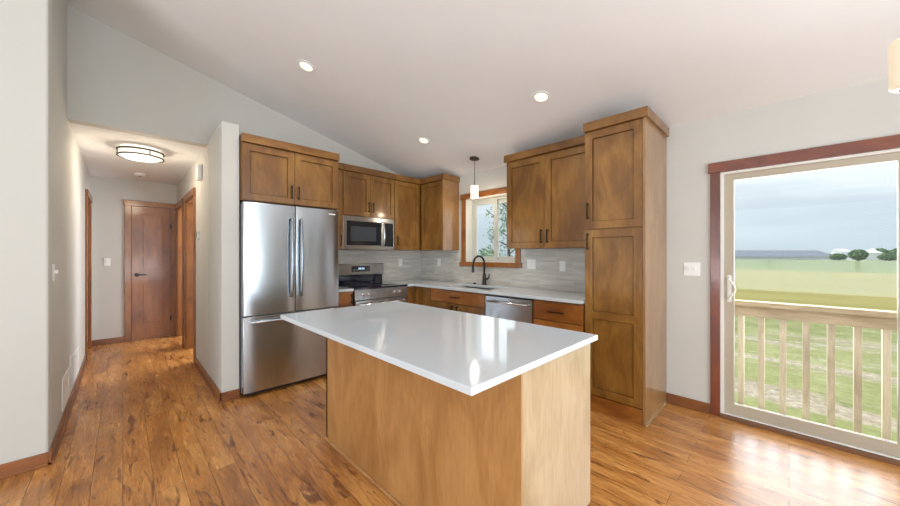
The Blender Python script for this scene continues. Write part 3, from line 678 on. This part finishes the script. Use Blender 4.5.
for f in ((0, 1, 2, 3), (5, 4, 7, 6), (4, 0, 3, 7), (1, 5, 6, 2), (3, 2, 6, 7), (4, 5, 1, 0)): g.b.faces.new([v[i] for i in f])
g.out('control_panel', 'steelx', rg, bevel=.002)
for x in (.11, .19, .56, .64):
    kb = G().lathe([(.022, 0), (.022, -.008), (.017, -.012), (.016, -.032), (.0, -.034)], (x, -.008, .832), 20, 'y').out('knob', 'chrome', rg, smooth=True)
dr = G().box(.0, RW, -.02, .03, .22, .762).out('oven_door', 'steelx', rg, bevel=.004)
G().box(.12, RW - .12, -.022, -.018, .34, .64).out('window', 'mwglass', dr)
G().tube([(.05, -.018, .715), (.05, -.05, .717), (.07, -.062, .718), (RW - .07, -.062, .718), (RW - .05, -.05, .717), (RW - .05, -.018, .715)], .013, 10).out('handle', 'chrome', dr, smooth=True)
G().box(.0, RW, -.015, .03, .065, .212).out('storage_drawer', 'steelx', rg, bevel=.003)
for x in (.06, RW - .06): G().lathe([(.02, 0), (.02, .062)], (x, .1, 0), 12).out('foot', 'black', rg)

# ------------------------------------------------------------------ lights in the room
# recessed cans follow the sloping ceiling
SL = math.atan(.25)
cans = [('recessed ceiling light nearest the hallway, above the island', 1.18, 3.05), ('recessed ceiling light above the range corner, near the sink pendant', 2.55, 3.04), ('recessed ceiling light above the island in front of the pantry', 2.56, 1.49)]
for lab, x, y in cans:
    z = ceil_z(x)
    t = thing('recessed_light', lab, 'light', (x, y, z), group=None); t.rotation_euler = (0, SL, 0)
    G().lathe([(.055, .0005), (.080, -.001), (.079, -.006), (.060, -.007), (.055, -.003)], n=36).out('trim_ring', 'white', t, smooth=True)
    G().lathe([(.0, -.0005), (.056, -.0005), (.050, -.008), (.03, -.012), (0, -.013)], n=32).out('lamp', 'canlamp', t, smooth=True)
    light('recessed_glow', 'SPOT', (x - .01, y, z - .05), (0, 0, 0), 15, (1, .90, .76), .06, spot=125, blend=.8)
# sink pendant
px_, py_ = 3.15, 2.765; pz = ceil_z(px_)
t = thing('pendant_light', 'small pendant lamp with white glass cylinder hanging above the sink', 'pendant', (px_, py_, pz))
G().lathe([(.0, .012), (.062, .012), (.062, -.012), (.05, -.018), (.0, -.02)], n=32).out('canopy', 'ring', t, smooth=True)
G().tube([(0, 0, -.01), (0, 0, -.33)], .004, 8).out('rod', 'ring', t)
G().lathe([(.022, -.325), (.022, -.345), (.045, -.35)], n=24).out('socket_cap', 'ring', t)
G().lathe([(.0, -.338), (.046, -.340), (.050, -.344), (.050, -.488), (.044, -.492), (.040, -.488), (.040, -.352), (0, -.350)], n=32).out('shade', 'shade', t, smooth=True)
light('pendant_glow', 'POINT', (px_, py_, pz - .53), (0, 0, 0), 5, (1, .85, .65), .04)
# dining chandelier at the right edge
cd = (45.5 - 90)
c0 = Vector((2.185, -.335, 0))
ch = thing('chandelier', 'dining chandelier with cream glass cylinder shades at the right edge', 'chandelier', (c0.x, c0.y - .26, 0))
topz = ceil_z(c0.x)
G().lathe([(0, topz + .008), (.065, topz + .008), (.065, topz - .02), (0, topz - .025)], n=28).out('canopy', 'ring', ch, smooth=True)
G().tube([(0, 0, topz - .01), (0, 0, 1.93)], .007, 10).out('stem', 'ring', ch)
for k in range(4):
    a_ = math.pi / 2 + k * math.pi / 2; X, Y = .26 * math.cos(a_), .26 * math.sin(a_)
    G().tube([(0, 0, 1.90), (X * .5, Y * .5, 1.875), (X * .95, Y * .95, 1.90), (X, Y, 1.925), (X, Y, 1.955)], .008, 8).out('arm', 'ring', ch, smooth='all')
    G().lathe([(.018, 1.94), (.03, 1.952), (.03, 1.958)], (X, Y, 0), 20).out('socket_cup', 'ring', ch)
    G().lathe([(.0, 1.958), (.046, 1.958), (.055, 1.966), (.056, 2.145), (.050, 2.15), (.048, 1.98), (0, 1.975)], (X, Y, 0), 32).out('shade', 'dshade', ch, smooth=True)
# hall light
hl = thing('hall_ceiling_light', 'round flush ceiling light with two bronze rings in the hallway', 'light', (.14, 4.86, 2.44)); HR = .19
def annulus(r, z0, z1, w=.012): return [(r, z0), (r, z1), (r - w, z1), (r - w, z0), (r, z0)]
g = G().lathe(annulus(HR, -.028, -.042), n=64); g.out('ring', 'ring', hl, smooth=True)
g = G().lathe(annulus(HR, -.085, -.099), n=64); g.out('ring', 'ring', hl, smooth=True)
for k in range(3):
    a_ = R(-70 + 120 * k); G().tube([((HR - .005) * math.cos(a_), (HR - .005) * math.sin(a_), -.028), ((HR - .005) * math.cos(a_), (HR - .005) * math.sin(a_), -.099)], .004, 8).out('post', 'ring', hl)
G().lathe([(HR - .03, 0), (HR - .03, -.02), (HR - .014, -.025), (HR - .014, -.09), (HR - .05, -.108), (.08, -.116), (0, -.118)], n=64).out('glass_bowl', 'hallglass', hl, smooth=True)
light('hall_glow', 'POINT', (.14, 4.86, 2.24), (0, 0, 0), 10, (1, .84, .64), .12)

# ------------------------------------------------------------------ wall fittings
def plate_thing(name, label, cat, loc, rz, w=.07, h=.115, kind='toggle', group=None, gang=1):
    t = thing(name, label, cat, loc, rz, group)
    G().box(-w / 2, w / 2, -.006, 0, -h / 2, h / 2).out('plate', 'white', t, bevel=.002)
    for k in range(gang):
        cx = (k - (gang - 1) / 2) * .046
        if kind == 'toggle':
            G().box(cx - .006, cx + .006, -.022, -.006, -.006, .016).out('toggle', 'white', t, bevel=.001)
        elif kind == 'rocker': G().box(cx - .016, cx + .016, -.009, -.006, -.033, .033).out('rocker', 'white', t, bevel=.001)
        else:
            for z in (-.02, .02): G().box(cx - .014, cx + .014, -.008, -.006, z - .014, z + .014).out('receptacle', 'white', t, bevel=.001)
    return t
T = EX - .0085
plate_thing('light_switch', 'white double toggle switch on the wall between pantry and patio door', 'switch', (EX, .579, 1.186), -90, w=.115, gang=2)
plate_thing('light_switch', 'wide white switch plate on the backsplash just right of the window', 'switch', (T, 2.134, 1.195), -90, w=.115, gang=2, kind='rocker')
plate_thing('power_outlet', 'white outlet on the backsplash nearest the pantry', 'outlet', (T, 1.744, 1.183), -90, kind='outlet')
plate_thing('power_outlet', 'white outlet on the backsplash between corner and sink window', 'outlet', (T, 3.75, 1.19), -90, kind='outlet')
plate_thing('power_outlet', 'white outlet on the backsplash right of the range', 'outlet', (3.047, NY - .0085, 1.19), 0, kind='outlet')
plate_thing('light_switch', 'white switch on the left wall near the hallway corner', 'switch', (-.33, 3.42, 1.19), 90)
plate_thing('light_switch', 'white switch on the hallway end wall left of the door', 'switch', (-.165, 7.0, 1.20), 0)
plate_thing('power_outlet', 'low white outlet on the left wall between the two air grilles', 'outlet', (-.33, 4.40, .37), 90, kind='outlet')
def grille(label, y0, y1, z0, z1):
    t = thing('air_grille', label, 'vent', (-.33, (y0 + y1) / 2, (z0 + z1) / 2), 90); w, h = (y1 - y0) / 2, (z1 - z0) / 2
    G().plate('y', -w, w, -h, h, -.008, 0, ((-w + .025, w - .025, -h + .025, h - .025),)).out('frame', 'white', t, bevel=.002)
    g = G(); n = int((2 * h - .05) / .016)
    for k in range(n): g.box(-w + .025, w - .025, -.006, -.001, -h + .025 + k * .016, -h + .036 + k * .016)
    g.out('louvres', 'white', t)
grille('large white return air grille low on the left wall, nearer one', 3.85, 4.25, .12, .36)
grille('white return air grille low on the left wall, farther one', 4.70, 5.12, .12, .36)
t = thing('thermostat', 'small dark and white thermostat on the right hallway wall', 'thermostat', (.628, 4.775, 1.53), -90)
G().box(-.035, .035, -.022, 0, -.05, .05).out('housing', 'white', t, bevel=.003); G().box(-.026, .026, -.024, -.021, -.022, .04).out('screen', 'fridge_side', t)
t = thing('door_chime', 'white chime box high on the right hallway wall', 'chime', (.628, 4.60, 2.22), -90)
G().box(-.06, .06, -.045, 0, -.085, .085).out('cover', 'white', t, bevel=.01)
t = thing('smoke_alarm', 'small round smoke alarm on the hallway ceiling', 'smoke alarm', (.17, 6.35, 2.44))
G().lathe([(0, 0), (.065, 0), (.065, -.02), (.05, -.035), (0, -.038)], n=28).out('housing', 'white', t, smooth=True); G().lathe([(.0, -.037), (.02, -.037), (.018, -.041), (0, -.042)], n=16).out('test_button', 'fridge_side', t)

# ------------------------------------------------------------------ outside
GZ = -.9
g = G(); n = 24
xs = [3.7 + (240) * (k / n) ** 2 for k in range(n + 1)]
ys = [-160 + 360 * k / 40 for k in range(41)]
vv = [[g.b.verts.new((x, y, GZ - .0 + (.25 * math.sin(x * .05 + y * .02) + .15 * math.sin(y * .07) if x > 30 else 0))) for y in ys] for x in xs]
for i in range(n):
    for j in range(40): g.b.faces.new((vv[i][j], vv[i + 1][j], vv[i + 1][j + 1], vv[i][j + 1]))
struct(g.out('ground', 'ground', smooth='all'), 'green and tan prairie field sloping away from the house')
struct(G().box(3.46, 3.62, -3.6, 4.4, -.95, -.3).out('wall_foundation', 'siding'))
rl = thing('deck_railing', 'light wooden railing with square balusters outside the patio door', 'railing', (3.70, 0, 0))
G().box(-.02, .02, -1.75, .62, .80, .885).out('upper_rail', 'railx', rl, bevel=.003)
G().box(-.045, .055, -1.75, .62, .885, .925).out('cap_rail', 'railx', rl, bevel=.003)
for k in range(18):
    y = .535 - .1255 * k
    if y < -1.7: break
    G().box(-.02 + .04, .02 + .04, y - .019, y + .019, -.12, .885).out('baluster', 'rail', rl, bevel=.002)
for y in (.60, -1.73): G().box(-.045, .045, y - .045, y + .045, -.9, 1.0).out('post', 'rail', rl, bevel=.004)
G().box(-.02, .02, -1.75, .62, -.10, -.01).out('lower_rail', 'railx', rl, bevel=.003)

F2 = Vector((math.cos(R(45.5)), math.sin(R(45.5)))); R2 = Vector((math.sin(R(45.5)), -math.cos(R(45.5))))
def at(px, d): p = d * (F2 + (px - 450) / 333 * R2); return p.x, p.y
def gabled(name, label, px0, px1, d, h, zr, roofm='shingle', wallm='siding', depth=14):
    ax, ay = at(px0, d); bx, by = at(px1, d); L_ = math.hypot(bx - ax, by - ay); ang = math.degrees(math.atan2(by - ay, bx - ax))
    t = thing(name, label, 'building', (ax, ay, GZ), ang)
    G().box(0, L_, 0, depth, -1, h).out('wall', wallm, t)
    g = G(); o = .4; v = [g.b.verts.new(p) for p in ((-o, -o, h), (L_ + o, -o, h), (L_ + o, depth + o, h), (-o, depth + o, h), (-o, depth / 2, zr), (L_ + o, depth / 2, zr))]
    for f in ((0, 1, 5, 4), (2, 3, 4, 5), (1, 2, 5), (3, 0, 4), (3, 2, 1, 0)): g.b.faces.new([v[i] for i in f])
    g.out('roof', roofm, t)
    return t, L_
t, L_ = gabled('barn', 'long low barn with grey roof on the horizon', 734, 838, 150, 1.2, 4.2, depth=18)
gabled('house', 'small white farmhouse right of the barn on the horizon', 842, 851, 170, 3.6, 5.2, wallm='white', roofm='siding', depth=5)
gabled('house', 'white farmhouse with pale roof beyond the tree on the horizon', 866, 882, 150, 2.9, 4.3, wallm='white', roofm='siding', depth=6)
x, y = at(873, 158); t = thing('silo', 'pale domed silo rising behind the white farmhouse', 'silo', (x, y, GZ)); G().lathe([(1.1, 0), (1.1, 4), (.8, 4.8), (0, 5.2)], n=20).out('tower', 'siding', t)
def blob_tree(name, label, px, d, h, w, m='foliage', trunk=.25, cnt=900, leaf=.5, group=None, ybase=GZ):
    x, y = at(px, d); t = thing(name, label, 'tree', (x, y, ybase), group=group)
    G().tube([(0, 0, -.2), (.02, .03, h * .5), (0, 0, h * .8)], [w * .05, w * .035, w * .015], 8).out('trunk', 'bark', t)
    g = G(); rnd = random.Random(px * 3.1)
    for k in range(cnt):
        while True:
            p = Vector((rnd.uniform(-1, 1), rnd.uniform(-1, 1), rnd.uniform(-1, 1)))
            if p.length < 1: break
        p = Vector((p.x * w / 2, p.y * w / 2, h * (trunk + (1 - trunk) / 2 + p.z * (1 - trunk) / 2)))
        q = Matrix.Rotation(rnd.uniform(0, 6.28), 3, Vector((rnd.random() + .01, rnd.random(), rnd.random())).normalized())
        s = leaf * rnd.uniform(.6, 1.2)
        vs_ = [g.b.verts.new(p + q @ Vector(c_)) for c_ in ((-s, 0, 0), (0, -s * .5, .1 * s), (s, 0, 0), (0, s * .5, .1 * s))]
        g.b.faces.new(vs_)
    g.out('crown', m, t)
blob_tree('field_tree', 'round green tree between the white farmhouses', 858, 110, 3.8, 4.2, cnt=1400, trunk=.12)
blob_tree('field_tree', 'dark bush left of the round tree on the horizon', 838, 130, 2.6, 4.6, cnt=1000, trunk=.0)
blob_tree('field_tree', 'dark bush at the right end of the horizon', 889, 120, 2.4, 5.0, cnt=1000, trunk=.0)
blob_tree('field_tree', 'distant dark tree behind the silo roof', 880, 230, 6.4, 9, cnt=900, trunk=.0, leaf=.9)
blob_tree('field_tree', 'distant dark tree at the far right of the horizon', 899, 262, 7.4, 9, cnt=900, trunk=.0, leaf=.9)
# trees by the sink window
def leafy_tree(label, px, d, h, spread, seed, cnt):
    x, y = at(px, d); t = thing('tree', label, 'tree', (x, y, GZ)); rnd = random.Random(seed)
    tr = G(); tr.tube([(0, 0, -.2), (.05, 0, h * .4), (0, .05, h)], [.06, .045, .012], 8); br = []
    for k in range(26):
        z = h * (.25 + .7 * k / 26); a_ = k * 2.4; L_ = spread * (1.1 - k / 26) * rnd.uniform(.7, 1.1)
        e_ = Vector((math.cos(a_) * L_, math.sin(a_) * L_, z + L_ * .55)); tr.tube([(0, 0, z), (e_.x * .5, e_.y * .5, z + L_ * .2), tuple(e_)], [.02, .012, .005], 6); br.append((Vector((0, 0, z)), e_))
    tr.out('trunk', 'bark', t); g = G()
    for k in range(cnt):
        s0, e_ = br[k % 26]; p = s0.lerp(e_, rnd.uniform(.25, 1.05)) + Vector([rnd.gauss(0, .09) for _ in range(3)])
        q = Matrix.Rotation(rnd.uniform(0, 6.28), 3, Vector((rnd.random() + .01, rnd.random(), rnd.random())).normalized()); s = rnd.uniform(.025, .05)
        vs_ = [g.b.verts.new(p + q @ Vector(c_)) for c_ in ((-s, 0, 0), (0, -s * .55, 0), (s, 0, 0), (0, s * .55, 0))]; g.b.faces.new(vs_)
    g.out('leaves', 'foliage2', t)
leafy_tree('young leafy tree just outside the sink window', 508, 9.5, 5.0, 1.05, 3, 3400)
blob_tree('shrub', 'rounded grey green shrub seen low in the sink window', 483, 16, 2.5, 2.6, 'foliage2', trunk=0, cnt=2500, leaf=.12)
